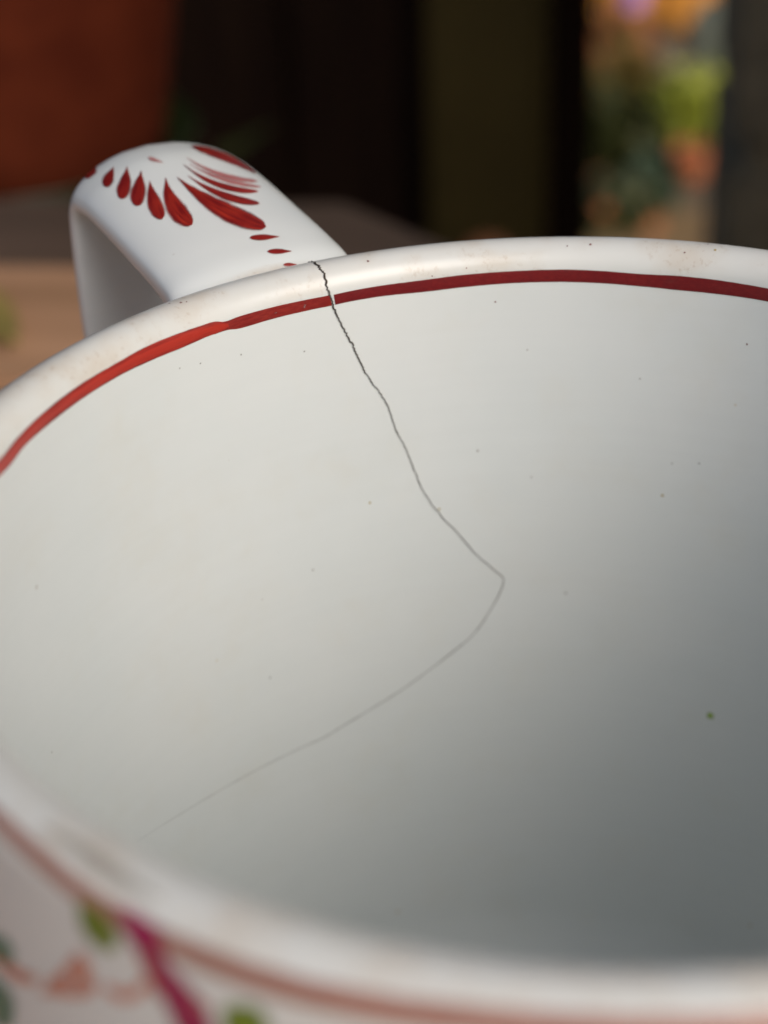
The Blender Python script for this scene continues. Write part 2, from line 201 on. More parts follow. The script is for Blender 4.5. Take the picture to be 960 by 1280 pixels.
# ------------------------------------------------------------------ materials
def glaze_material():
    m_, t, b = mat_new('tin_white_glaze')
    tc = N(t, 'ShaderNodeTexCoord'); P = tc.outputs['Object']
    sep = N(t, 'ShaderNodeSeparateXYZ'); t.links.new(P, sep.inputs[0])
    big = N(t, 'ShaderNodeTexNoise', i_Scale=45.0, i_Detail=4.0, i_Roughness=.6); t.links.new(P, big.inputs['Vector'])
    c0 = ramp(t, big.outputs[0], [(.2, (.650, .688, .676)), (.8, (.704, .724, .706))]).outputs[0]
    # soft ochre tea stains
    st = N(t, 'ShaderNodeTexNoise', i_Scale=120.0, i_Detail=3.0, i_Roughness=.65); t.links.new(P, st.inputs['Vector'])
    stf = ramp(t, st.outputs[0], [(.45, G(0)), (.95, G(.22))], 'EASE').outputs[0]
    c1 = mixc(t, stf, c0, (.62, .58, .46))
    # throwing / wiping streaks running round the wall
    mp = N(t, 'ShaderNodeMapping'); mp.inputs['Scale'].default_value = (25, 25, 900); t.links.new(P, mp.inputs[0])
    sk = N(t, 'ShaderNodeTexNoise', i_Scale=1.0, i_Detail=3.0); t.links.new(mp.outputs[0], sk.inputs['Vector'])
    skf = ramp(t, sk.outputs[0], [(.2, G(.982)), (.8, G(1.0))]).outputs[0]
    c2 = mixc(t, 1.0, c1, skf, 'MULTIPLY')
    # iron specks and pin holes
    def specks(scale, thr, rmax, color, seed, strength, src):
        mpp = N(t, 'ShaderNodeMapping'); mpp.inputs['Location'].default_value = (seed, seed * 2, seed * .7); t.links.new(P, mpp.inputs[0])
        v = N(t, 'ShaderNodeTexVoronoi', i_Scale=scale); t.links.new(mpp.outputs[0], v.inputs['Vector'])
        sp = N(t, 'ShaderNodeSeparateColor'); t.links.new(v.outputs['Color'], sp.inputs[0])
        sel = maths(t, 'GREATER_THAN', sp.outputs[0], thr)
        size = maths(t, 'MULTIPLY', sp.outputs[1], rmax)
        d = maths(t, 'SUBTRACT', size, v.outputs['Distance'])
        d = maths(t, 'MULTIPLY', d, 14.0, True)
        f = maths(t, 'MULTIPLY', maths(t, 'MULTIPLY', d, sel), strength)
        return mixc(t, f, src, color), f
    c3, f1 = specks(520, .982, .16, (.26, .18, .13), .013, .40, c2)
    c4, f2 = specks(330, .955, .17, (.50, .40, .22), .031, .55, c3)
    # grime caught on the worn lip only
    zt = maths(t, 'SUBTRACT', sep.outputs[2], 0.0975)
    zf = maths(t, 'MULTIPLY', zt, 700.0, True)
    rad = maths(t, 'SQRT', maths(t, 'ADD', maths(t, 'MULTIPLY', sep.outputs[0], sep.outputs[0]), maths(t, 'MULTIPLY', sep.outputs[1], sep.outputs[1])))
    onlip = maths(t, 'MULTIPLY', maths(t, 'SUBTRACT', .0505, rad), 2000.0, True)
    zf = maths(t, 'MULTIPLY', zf, onlip)
    gr = N(t, 'ShaderNodeTexNoise', i_Scale=1400.0, i_Detail=3.0, i_Roughness=.7); t.links.new(P, gr.inputs['Vector'])
    gr2 = N(t, 'ShaderNodeTexNoise', i_Scale=190.0, i_Detail=3.0); t.links.new(P, gr2.inputs['Vector'])
    g1 = ramp(t, gr.outputs[0], [(.56, G(0)), (.70, G(1))]).outputs[0]
    g2 = ramp(t, gr2.outputs[0], [(.46, G(.02)), (.66, G(.8))]).outputs[0]
    gf = maths(t, 'MULTIPLY', maths(t, 'MULTIPLY', g1, g2), zf)
    c5 = mixc(t, maths(t, 'MULTIPLY', gf, .75), c4, (.36, .26, .18))
    g3 = ramp(t, gr2.outputs[0], [(.40, G(.22)), (.82, G(.75))], 'EASE').outputs[0]
    c6 = mixc(t, maths(t, 'MULTIPLY', g3, zf), c5, (.56, .49, .40))
    t.links.new(c6, b.inputs['Base Color'])
    b.inputs['Roughness'].default_value = .26
    b.inputs['IOR'].default_value = 1.5
    b.inputs['Specular IOR Level'].default_value = .5
    h1 = N(t, 'ShaderNodeTexNoise', i_Scale=150.0, i_Detail=1.0); t.links.new(P, h1.inputs['Vector'])
    h = maths(t, 'ADD', maths(t, 'MULTIPLY', h1.outputs[0], 1.0), maths(t, 'MULTIPLY', sk.outputs[0], .35))
    h = maths(t, 'SUBTRACT', h, maths(t, 'MULTIPLY', f1, .8))
    bp = N(t, 'ShaderNodeBump', i_Strength=.5, i_Distance=.00006); t.links.new(h, bp.inputs['Height'])
    t.links.new(bp.outputs[0], b.inputs['Normal'])
    return m_

def enamel(name, dark, light, soft=.16, edge=.55, streak=2.0, opac=.97, worn=0.0, lens=(0.0, 0.0)):
    """Brushed overglaze colour. u runs across the stroke, v along it."""
    m_, t, b = mat_new(name)
    uv = N(t, 'ShaderNodeUVMap'); s = N(t, 'ShaderNodeSeparateXYZ'); t.links.new(uv.outputs[0], s.inputs[0])
    tc = N(t, 'ShaderNodeTexCoord'); P = tc.outputs['Object']
    nz = N(t, 'ShaderNodeTexNoise', i_Scale=900.0, i_Detail=4.0); t.links.new(P, nz.inputs['Vector'])
    n2 = N(t, 'ShaderNodeTexNoise', i_Scale=230.0, i_Detail=3.0); t.links.new(P, n2.inputs['Vector'])
    e = maths(t, 'SUBTRACT', 1.0, maths(t, 'ABSOLUTE', maths(t, 'SUBTRACT', maths(t, 'MULTIPLY', s.outputs[0], 2.0), 1.0)))
    # streaks along the brush direction
    mp = N(t, 'ShaderNodeCombineXYZ'); t.links.new(maths(t, 'MULTIPLY', s.outputs[0], 7.0), mp.inputs[0]); t.links.new(maths(t, 'MULTIPLY', s.outputs[1], streak), mp.inputs[1])
    bs = N(t, 'ShaderNodeTexNoise', i_Scale=1.0, i_Detail=2.0); t.links.new(mp.outputs[0], bs.inputs['Vector'])
    k = maths(t, 'ADD', maths(t, 'MULTIPLY', bs.outputs[0], .9), maths(t, 'MULTIPLY', n2.outputs[0], .5))
    k = maths(t, 'ADD', k, maths(t, 'MULTIPLY', e, edge * .5))
    kr = ramp(t, k, [(.62, dark), (1.05 if False else 1.0, light)])
    t.links.new(kr.outputs[0], b.inputs['Base Color'])
    a = maths(t, 'DIVIDE', maths(t, 'ADD', e, maths(t, 'MULTIPLY', maths(t, 'SUBTRACT', nz.outputs[0], .5), soft * .9)), soft, True)
    a = maths(t, 'MULTIPLY', a, opac)
    if worn:
        wn = ramp(t, nz.outputs[0], [(.60, G(1)), (.68, G(1 - worn))]).outputs[0]
        a = maths(t, 'MULTIPLY', a, wn)
    t.links.new(a, b.inputs['Alpha'])
    b.inputs['Roughness'].default_value = .28
    return m_

def crack_material():
    m_, t, b = mat_new('crack_line')
    uv = N(t, 'ShaderNodeUVMap'); s = N(t, 'ShaderNodeSeparateXYZ'); t.links.new(uv.outputs[0], s.inputs[0])
    e = maths(t, 'SUBTRACT', 1.0, maths(t, 'ABSOLUTE', maths(t, 'SUBTRACT', maths(t, 'MULTIPLY', s.outputs[0], 2.0), 1.0)))
    core = ramp(t, e, [(0.0, G(0)), (.32, G(.35)), (.62, G(1))]).outputs[0]
    along = ramp(t, s.outputs[1], [(0, G(1)), (.22, G(1)), (.38, G(.85)), (.55, G(.78)), (.72, G(.75)), (.86, G(.48)), (.96, G(.18)), (1, G(0))]).outputs[0]
    tc = N(t, 'ShaderNodeTexCoord')
    nz = N(t, 'ShaderNodeTexNoise', i_Scale=700.0, i_Detail=3.0); t.links.new(tc.outputs['Object'], nz.inputs['Vector'])
    nf = ramp(t, nz.outputs[0], [(.3, G(.75)), (.6, G(1))]).outputs[0]
    t.links.new(maths(t, 'MULTIPLY', maths(t, 'MULTIPLY', core, along), nf), b.inputs['Alpha'])
    c = ramp(t, s.outputs[1], [(0, (.030, .020, .013)), (.35, (.07, .056, .046)), (1, (.16, .13, .11))])
    t.links.new(c.outputs[0], b.inputs['Base Color']); b.inputs['Roughness'].default_value = .7
    b.inputs['Specular IOR Level'].default_value = .1
    return m_

def plain(name, c1, c2=None, scale=30.0, rough=.7, bump=0.0, spec=.5, detail=5.0, stretch=None, rnd=0.0):
    m_, t, b = mat_new(name)
    tc = N(t, 'ShaderNodeTexCoord'); P = tc.outputs['Object']
    if stretch:
        mp = N(t, 'ShaderNodeMapping'); mp.inputs['Scale'].default_value = stretch; t.links.new(P, mp.inputs[0]); P = mp.outputs[0]
    oi = N(t, 'ShaderNodeObjectInfo')
    ad = N(t, 'ShaderNodeVectorMath', operation='ADD'); t.links.new(P, ad.inputs[0]); t.links.new(oi.outputs['Random'], ad.inputs[1])
    nz = N(t, 'ShaderNodeTexNoise', i_Scale=scale, i_Detail=detail, i_Roughness=.6); t.links.new(ad.outputs[0], nz.inputs['Vector'])
    c = ramp(t, nz.outputs[0], [(.32, c1), (.68, c2 or c1)]).outputs[0]
    if rnd:
        f = maths(t, 'ADD', maths(t, 'MULTIPLY', oi.outputs['Random'], rnd), 1 - rnd / 2)
        hs = N(t, 'ShaderNodeHueSaturation'); t.links.new(c, hs.inputs['Color']); t.links.new(f, hs.inputs['Value']); c = hs.outputs[0]
    t.links.new(c, b.inputs['Base Color']); b.inputs['Roughness'].default_value = rough
    b.inputs['Specular IOR Level'].default_value = spec
    if bump:
        bp = N(t, 'ShaderNodeBump', i_Strength=.6, i_Distance=bump); t.links.new(nz.outputs[0], bp.inputs['Height']); t.links.new(bp.outputs[0], b.inputs['Normal'])
    return m_

M = {
 'glaze': glaze_material(),
 'red': enamel('iron_red_enamel', (.17, .008, .009), (.43, .034, .018), soft=.30, edge=.05),
 'band_dark': enamel('dark_rim_red', (.145, .008, .010), (.205, .014, .014), soft=.09, edge=.1, streak=20, worn=.08),
 'band_mid': enamel('worn_rim_red', (.20, .012, .010), (.30, .03, .02), soft=.09, edge=.15, streak=10, worn=.55),
 'band_bright': enamel('bright_rim_red', (.17, .008, .007), (.42, .030, .016), soft=.10, edge=.95, streak=3),
 'thin': enamel('thin_pink_wash', (.42, .10, .10), (.62, .24, .20), soft=.6, edge=.0, opac=.75),
 'coral': enamel('coral_wash', (.50, .13, .08), (.66, .26, .17), soft=.5, opac=.8),
 'outer_band': enamel('brick_rim_wash', (.29, .13, .095), (.37, .18, .135), soft=.3, opac=.92),
 'magenta': enamel('magenta_enamel', (.20, .004, .045), (.34, .012, .09), soft=.25, opac=.95),
 'green': enamel('olive_green_enamel', (.08, .13, .008), (.16, .24, .02), soft=.3, opac=.95),
 'teal': enamel('blue_green_enamel', (.03, .14, .10), (.08, .24, .16), soft=.4, opac=.9),
 'crack': crack_material(),
 'terracotta': plain('shade_toned_terracotta', (.075, .011, .003), (.115, .020, .006), 60, .85, .0004, .15),  # shade on the pot partly put into this darkened clay colour
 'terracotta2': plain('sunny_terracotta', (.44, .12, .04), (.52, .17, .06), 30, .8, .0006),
 'saucer': plain('dark_green_glaze', (.012, .02, .006), (.02, .032, .010), 40, .35),
 'soil': plain('potting_soil', (.012, .008, .005), (.05, .032, .02), 300, .95, .002),
 'board': plain('warm_table_wood', (.34, .19, .10), (.54, .31, .18), 9, .65, .0003, stretch=(1, 9, 9), rnd=.25),
 'board_shaded': plain('shade_toned_table_wood', (.055, .036, .024), (.10, .064, .044), 9, .75, .0003, stretch=(1, 9, 9), rnd=.2),  # table wood darkened in colour to carry the shade at the rear
 'frame': plain('table_frame_wood', (.09, .06, .04), (.13, .09, .06), 9, .75),
 'black_board': plain('tarred_boards', (.010, .0042, .0022), (.022, .010, .005), 6, .8, .0005, .12, stretch=(8, 8, 1), rnd=.3),
 'olive': plain('olive_green_post_paint', (.048, .034, .008), (.080, .056, .014), 8, .7, .0003, .2),
 'pillar': plain('mottled_grey_stone', (.17, .14, .09), (.30, .25, .16), 60, .9, .002, .2),
 'paving': plain('sandy_paving', (.17, .10, .04), (.28, .18, .075), 14, .9, .002, rnd=.15),
 'ground': plain('garden_earth', (.10, .075, .045), (.17, .13, .08), 12, .95, .004),
 'leaf_lime': plain('lime_leaves', (.32, .36, .035), (.44, .47, .06), 60, .55),
 'leaf_dark': plain('dark_leaves', (.045, .055, .014), (.08, .085, .022), 60, .5),
 'leaf_teal': plain('blue_green_leaves', (.05, .09, .05), (.08, .13, .075), 60, .5),
 'leaf_olive': plain('olive_leaves', (.16, .11, .02), (.26, .17, .035), 60, .5),
 'orange': plain('orange_petals', (.74, .30, .035), (.86, .42, .07), 80, .6),
 'rust': plain('rust_petals', (.40, .14, .05), (.56, .22, .08), 80, .6),
 'lilac': plain('lilac_petals', (.38, .20, .66), (.50, .30, .82), 80, .6),
 'slate': plain('blue_grey_stone', (.13, .15, .11), (.20, .22, .17), 20, .8, .002),
 'fallen': plain('yellow_green_leaf', (.24, .20, .05), (.34, .26, .08), 90, .5),
 'stem': plain('green_stem', (.08, .12, .03), (.1, .15, .04), 60, .6),
}

# ------------------------------------------------------------------ the mug
mug = root('mug', (0, 0, 0), 'large white glazed mug with a cracked rim, red bands and painted handle', 'mug')

def mm(p): return (p[0] * MM, p[1] * MM, p[2] * MM)

def mug_body():
    n = 720
    prof = []                      # (r, z) from inside centre, up the inner wall, over the lip, down outside to the foot
    DEP = 91.0
    for k in range(10): prof.append((k * 3.6 + .01, TOP - DEP - 1.2 + k * .06))
    for k in range(1, 13):
        a = math.pi / 2 * k / 12; prof.append((32.6 + 12 * math.sin(a), TOP - DEP + 12 * (1 - math.cos(a))))
    z = DEP - 13.0
    while z > .4: prof.append((RC - RT, TOP - z)); z -= 1.5
    for k in range(0, 33):
        a = math.pi * k / 32; prof.append((RC - RT * math.cos(a), TOP + RT * math.sin(a)))
    z = -1.2
    while z > -(TOP - 12): prof.append((RC + RT, TOP + z)); z -= 1.5
    for k in range(0, 9):
        a = math.pi / 2 * k / 8; prof.append((RC + RT - 8 * (1 - math.cos(a)), 12 - 8 * math.sin(a) + 0.0))
    prof += [(38.5, 3.6), (38.2, .6), (37.4, 0), (35.4, 0), (34.8, .6), (34.2, 3.4), (.01, 3.8)]
    vs, fs = [], []; m_ = len(prof)
    for i in range(n):
        th = 2 * math.pi * i / n; wv = wob(th)
        for r, z in prof:
            rr = r + wv * min(1, r / 40)
            vs.append(mm((rr * math.cos(th), rr * math.sin(th), z)))
    for i in range(n):
        j = (i + 1) % n
        for k in range(m_ - 1):
            fs.append((i * m_ + k, i * m_ + k + 1, j * m_ + k + 1, j * m_ + k))
    return mesh('mug_body', vs, fs)

link('body', mug_body(), M['glaze'], mug)

def handle_mesh():
    ns, nc = 200, 56
    vs, fs = [], []
    for i in range(ns + 1):
        s = (len(HP) - 1) * i / ns
        p, n, w_ = h_frame(s)
        for k in range(nc):
            a = 2 * math.pi * k / nc; ca, sa = math.cos(a), math.sin(a)
            e = 2 / HN
            tx = math.copysign(abs(ca) ** e, ca); ty = math.copysign(abs(sa) ** e, sa)
            y = HTH / 2 * ty - HTH / 2 + h_off(s, tx) * (1 if ty > 0 else .8)
            vs.append(mm(h_world(p[0] + n[0] * y, p[1] + n[1] * y, tx * w_ * (1.05 if tx < 0 else 1))))
    for i in range(ns):
        for k in range(nc):
            q = (k + 1) % nc
            fs.append((i * nc + k, i * nc + q, (i + 1) * nc + q, (i + 1) * nc + k))
    fs.append(tuple(range(nc))[::-1]); fs.append(tuple(ns * nc + k for k in range(nc)))
    return mesh('mug_handle', vs, fs)

link('handle', handle_mesh(), M['glaze'], mug)

# brush strokes: thin films of enamel following the glazed surface
def stroke(name, rows, mat, surf, off=.05, nu=8, sub=5):
    vs, fs, uv = [], [], []
    n = (len(rows) - 1) * sub; length = 0; last = None
    for i in range(n + 1):
        q = cr(rows, i / sub)
        c = surf((q[0] + q[2]) / 2, (q[1] + q[3]) / 2)
        if last is not None: length += math.dist(c, last)
        last = c
        for k in range(nu + 1):
            f = k / nu
            # slight doming of the paint film
            vs.append(mm(surf(q[0] + (q[2] - q[0]) * f, q[1] + (q[3] - q[1]) * f, off + .03 * math.sin(math.pi * f))))
            uv.append((f, length * .1))
    w_ = nu + 1
    for i in range(n):
        for k in range(nu): fs.append((i * w_ + k, i * w_ + k + 1, (i + 1) * w_ + k + 1, (i + 1) * w_ + k))
    return link(name, mesh(name, vs, fs, uv), mat, mug)

S = STROKES
stroke('rim_band', S['band_bright'], M['band_bright'], mug_pt, off=.055).__setitem__('label', 'bright orange red end of the inner rim band')
stroke('rim_band', S['band_mid'], M['band_mid'], mug_pt, off=.04).__setitem__('label', 'worn dull red stretch of rim band left of the crack')
stroke('rim_band', S['band_dark'], M['band_dark'], mug_pt, off=.04).__setitem__('label', 'smooth dark red rim band right of the crack')
stroke('outer_band', S['outer_band'], M['outer_band'], mug_pt)
stroke('painted_branch', S['magenta_a'], M['magenta'], mug_pt, off=.08)
stroke('painted_branch', S['magenta_b'], M['magenta'], mug_pt, off=.10)
stroke('painted_stem', S['stem_orange'], M['coral'], mug_pt, off=.06)
for k, mt in ((0, 'green'), (1, 'teal'), (2, 'teal'), (3, 'green'), (4, 'thin')):
    stroke('painted_leaf', S['leaf%d' % k], M[mt], mug_pt, off=.07)
for k in range(5): stroke('painted_flower', S['coral%d' % k], M['coral'], mug_pt, off=.06)
for k in range(9): stroke('painted_petal', S['pet%d' % k], M['red'], handle_pt, off=.06)
stroke('painted_petal', S['pet9'], M['red'], handle_pt, off=.06)
for k in (10, 11): stroke('painted_petal', S['pet%d' % k], M['thin'], handle_pt, off=.09)
for k in range(3): stroke('painted_dot', S['dot%d' % k], M['red'], handle_pt, off=.06)
stroke('painted_dot', S['centre'], M['thin'], handle_pt, off=.06)

M['stain'] = enamel('grey_lip_stain', (.20, .17, .14), (.34, .30, .25), soft=.95, opac=.55)
stroke('lip_stain', S['stain'], M['stain'], mug_pt, off=.03)

def crack_mesh():
    pts = S['crack']; rnd = random.Random(5); out = []
    sub = 6; n = (len(pts) - 1) * sub
    for i in range(n + 1):
        q = cr(pts, i / sub)
        f = i / n; jag = .10 * (1 - f) ** 1.5 + .01
        out.append([q[0] * RC + rnd.uniform(-jag, jag) * (1 if 4 < i < n - 4 else 0), q[1] + rnd.uniform(-jag, jag) * .3, q[2] * rnd.uniform(.8, 1.2)])
    L = [0]
    for a, b in zip(out, out[1:]): L.append(L[-1] + math.hypot(b[0] - a[0], b[1] - a[1]))
    vs, fs, uv = [], [], []
    for i, (x, v, hw) in enumerate(out):
        a = out[max(i - 2, 0)]; b = out[min(i + 2, n)]
        tx, tv = b[0] - a[0], b[1] - a[1]; l = math.hypot(tx, tv) or 1
        nx, nv = -tv / l, tx / l
        hw *= 1.35
        for k in range(5):
            f = k / 4 * 2 - 1
            vs.append(mm(mug_pt((x + nx * hw * f) / RC, v + nv * hw * f, .09))); uv.append((k / 4, L[i] / L[-1]))
    for i in range(n):
        for k in range(4): fs.append((i * 5 + k, i * 5 + k + 1, (i + 1) * 5 + k + 1, (i + 1) * 5 + k))
    return mesh('crack', vs, fs, uv)
link('crack', crack_mesh(), M['crack'], mug)

# stray kiln specks, each a tiny irregular blob
speck_cols = {'r': (.20, .035, .03), 'y': (.50, .36, .08), 'g': (.20, .18, .14), 'p': (.36, .25, .22), 'l': (.30, .46, .04)}
for key, c in speck_cols.items():
    m_, t, b = mat_new('speck_' + key); b.inputs['Base Color'].default_value = (*c, 1); b.inputs['Roughness'].default_value = .5
    uv = N(t, 'ShaderNodeUVMap'); s = N(t, 'ShaderNodeSeparateXYZ'); t.links.new(uv.outputs[0], s.inputs[0])
    t.links.new(maths(t, 'MULTIPLY', s.outputs[0], {'p': .5, 'y': .7, 'l': .9, 'g': .55}.get(key, .8), True), b.inputs['Alpha'])
    vs, fs, uvs = [], [], []; rnd = random.Random(7)
    for th, v, r, k2 in S['specks']:
        if k2 != key: continue
        b0 = len(vs); vs.append(mm(mug_pt(th, v, .07))); uvs.append((1, 0)); rr = [r * rnd.uniform(.7, 1.25) for _ in range(12)]
        for ring, al in ((.55, 1.0), (1.15, 0.0)):
            for a in range(12):
                an = a * math.pi / 6
                vs.append(mm(mug_pt(th + rr[a] * ring * math.cos(an) / RC, v + rr[a] * ring * math.sin(an), .07))); uvs.append((al, 0))
        for a in range(12):
            c2 = (a + 1) % 12
            fs.append((b0, b0 + 1 + a, b0 + 1 + c2)); fs.append((b0 + 1 + a, b0 + 13 + a, b0 + 13 + c2, b0 + 1 + c2))
    link('glaze_speck', mesh('glaze_speck', vs, fs, uvs), m_, mug, kind='stuff')

# ------------------------------------------------------------------ table
table = root('garden_table', (0, 0, -.75), 'slatted wooden garden table under the white mug', 'table')
def poly_board(y0, y1, x0, x1a, x1b, th=.022):
    """board along X whose right end is cut on the slant of the table edge"""
    bm = bmesh.new()
    P = [(x0, y0), (x1a, y0), (x1b, y1), (x0, y1)]
    top = [bm.verts.new((x, y, 0)) for x, y in P]; bot = [bm.verts.new((x, y, -th)) for x, y in P]
    bm.faces.new(top); bm.faces.new(bot[::-1])
    for k in range(4): bm.faces.new((top[k], bot[k], bot[(k + 1) % 4], top[(k + 1) % 4]))
    bmesh.ops.bevel(bm, geom=bm.edges[:], offset=.002, segments=2, affect='EDGES')
    me = bpy.data.meshes.new('board'); bm.to_mesh(me); bm.free(); return me
EDGE = .117
def xe(y): return -.034 + (.297 - y) * 1.0
y = -.397; k = 0
rnd = random.Random(3)
while y < .29:
    h_ = .068; y1 = min(y + h_ - .004, .325)
    a, b_ = min(xe(y), .34), min(xe(y1), .34)
    o = link('board', poly_board(y, y1, -.62 + rnd.uniform(-.003, .003), a, b_), M['board_shaded'] if y > .27 else M['board'], table, smooth=False)  # rearmost board takes the wood with shade in its colour
    o.location = (0, 0, .75 + rnd.uniform(-.0006, 0) * (1 if abs(y) > .08 else 0))
    y += h_; k += 1
for xx in (-.5, -.1):
    o = link('rail', box_mesh('rail', .05, .70, .04, .002), M['frame'], table, smooth=False); o.location = (xx, -.06, .75 - .022 - .0205)
for xx, yy in ((-.5, -.3), (-.1, -.3), (-.5, .25), (-.1, .25)):
    o = link('leg', box_mesh('leg', .05, .05, .686, .003), M['frame'], table, smooth=False); o.location = (xx, yy, .3435)

# fallen leaf on the table
def leaf_mesh(name, L, W, curl=.15, n=10):
    vs, fs = [], []
    for i in range(n + 1):
        f = i / n; w_ = W * math.sin(math.pi * f ** .8) ** .9 if 0 < f < 1 else .0002
        for k in (-1, -.5, 0, .5, 1):
            vs.append((L * (f - .5), w_ * k, .001 + curl * L * (abs(k) ** 1.5 * .35 + (f - .5) ** 2)))
    for i in range(n):
        for k in range(4): fs.append((i * 5 + k, (i + 1) * 5 + k, (i + 1) * 5 + k + 1, i * 5 + k + 1))
    return mesh(name, vs, fs)
lf = link('fallen_leaf', leaf_mesh('fallen_leaf', .045, .008), M['fallen'], label='yellow green leaf lying on the tabletop left of the mug', cat='leaf')
lf.location = (-.136, .243, .0005); lf.rotation_euler = (0, 0, R(-50))
sm = lf.modifiers.new('thick', 'SOLIDIFY'); sm.thickness = .0004

GZ0 = -.75
# ------------------------------------------------------------------ pot and saucer on the table
sa = link('saucer', lathe_mesh('saucer', [(r_ * MM, z_ * MM) for r_, z_ in [(.1, 3), (52, 3), (58, 9), (60, 9.4), (60.6, 8.6), (54, 0.2), (52, 0), (.1, 0)]], 64), M['saucer'],
          label='dark green glazed plant saucer under the terracotta pot behind the table edge', cat='saucer')
sa.location = (-.180, .402, -.018)
pot = root('flower_pot', (-.180, .402, -.015), 'big dark terracotta flower pot standing in the saucer behind the mug', 'flower pot')
def pot_profile(rb, rt, h, th=5, lip=14, over=4):
    pr = [(.1, 0), (rb - 2, 0), (rb, 2)]
    pr += [(rb + (rt - rb) * k / 8, 2 + (h - lip - 2) * k / 8) for k in range(1, 9)]
    return pr, [(rt + over, h - lip), (rt + over + 1.2, h - lip + 2), (rt + over + 1.8, h - 2), (rt + over, h), (rt - th + 2, h), (rt - th, h - 2), (rt - th - 1, h - 20)]
p1, p2 = pot_profile(50, 66, 112)
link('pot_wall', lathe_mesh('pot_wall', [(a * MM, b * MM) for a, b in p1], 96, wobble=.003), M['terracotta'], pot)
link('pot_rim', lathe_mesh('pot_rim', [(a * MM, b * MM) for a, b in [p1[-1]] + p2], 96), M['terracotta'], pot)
link('soil', lathe_mesh('soil', [(60 * MM, 96 * MM), (30 * MM, 99 * MM), (.1 * MM, 101 * MM)], 48), M['soil'], pot)

stand = root('plant_stand', (-.180, .402, GZ0), 'round blackened plant stand carrying the pot and saucer behind the table', 'plant stand')
link('stand_top', lathe_mesh('stand_top', [(.0001, .714), (.062, .714), (.065, .716), (.0665, .720), (.0665, .728), (.065, .7315), (.062, .732), (.0001, .732)], 64), M['black_board'], stand)
for i in range(3):
    a = R(90 + 120 * i); o = link('leg', box_mesh('leg', .014, .014, .712, .002), M['black_board'], stand, smooth=False)
    o.location = (.040 * math.cos(a), .040 * math.sin(a), .357)

# ------------------------------------------------------------------ ground
GZ = -.75
def sheet(name, x0, x1, y0, y1, z, mat, n=2):
    me = mesh(name, [(x0, y0, z), (x1, y0, z), (x1, y1, z), (x0, y1, z)], [(0, 1, 2, 3)])
    return link(name, me, mat, kind='structure', smooth=False)
sheet('ground', -30, 30, -30, 60, GZ - .02, M['ground'])
terr = link('terrace', None, kind='structure')
terr.location = (0, 0, GZ)
k = 0
slab = [box_mesh('paving_slab', .294, .294, .02, .004, 2, .0015, s_) for s_ in range(3)]
for s_ in slab: s_.materials.append(M['paving'])
for i in range(-4, 5):
    for j in range(-3, 8):
        o = link('paving_slab', slab[(i * 3 + j) % 3], None, terr, smooth=False)
        o.location = (i * .3 + .04, j * .3 + .05, -.010 + .0012 * ((i * 7 + j * 5) % 3)); k += 1

# ------------------------------------------------------------------ dark shed wall, olive post, stone pillar
wall = root('shed_wall', (0, 1.0, GZ), 'nearly black tarred board wall behind the table', 'wall')
bx = -1.5; widths = [.118, .122, .115, .12]; k = 0
while bx < -.05:
    w_ = widths[k % 4]
    if bx + w_ > -.03: w_ = .004 - bx
    o = link('wall_board', box_mesh('wall_board', w_ - .005, .024, 1.9, .003, 2, .001, k), M['black_board'], wall, smooth=False)
    o.location = (bx + w_ / 2, 0.012, .95 + GZ * 0); bx += w_; k += 1
o = link('backing_panel', box_mesh('backing_panel', 1.49, .012, 1.88, .001), M['black_board'], wall, smooth=False); o.location = (-.75, .034, .945)
post = root('olive_post', (-.062, .955, GZ), 'square olive brown wooden post in front of the black shed wall', 'post')
o = link('shaft', box_mesh('shaft', .072, .060, 1.86, .006, 3), M['olive'], post, smooth=False); o.location = (0, 0, .95)
o = link('foot', box_mesh('foot', .09, .075, .02, .003), M['black_board'], post, smooth=False); o.location = (0, 0, .01)

def pillar():
    r_ = root('stone_pillar', (.200, 1.00, GZ), 'rough grey stone pillar at the right of the garden view', 'pillar')
    z = 0; k = 0; rnd = random.Random(11)
    while z < 1.85:
        h_ = rnd.uniform(.15, .21)
        me = box_mesh('stone_block', .235, .22, h_ - .006, .010, 3, .003, 50 + k)
        o = link('stone_block', me, M['pillar'], r_, smooth=False); o.location = (rnd.uniform(-.002, .002), 0, z + h_ / 2); z += h_; k += 1
    o = link('mortar_core', box_mesh('mortar_core', .215, .20, z - .01, 0), M['pillar'], r_, smooth=False); o.location = (0, 0, z / 2)
pillar()

tall = root('leafy_plant', (-.235, .80, GZ), 'tall dark leafy plant in the shade between pot and shed wall', 'plant')
# unseen side wall and board roof, added to shade table rear and background
side = root('shade_side_wall', (.36, .0, GZ), 'added unseen dark board wall shading the table from the right', 'wall')
for i in range(9):
    o = link('wall_board', box_mesh('wall_board', .024, .126, 1.88, .003, 2, .001, 80 + i), M['black_board'], side, smooth=False); o.location = (0, -.00 + .065 + .13 * i, .94)
roof = root('shade_roof', (0, 0, GZ), 'added unseen dark board roof shading the background from the sky', 'roof')
for i in range(4):
    o = link('shade_roof_board', box_mesh('shade_roof_board', 1.9, .126, .022, .003, 2, .001, 95 + i), M['black_board'], roof, smooth=False); o.location = (-.56, .64 + .13 * i, 1.915)

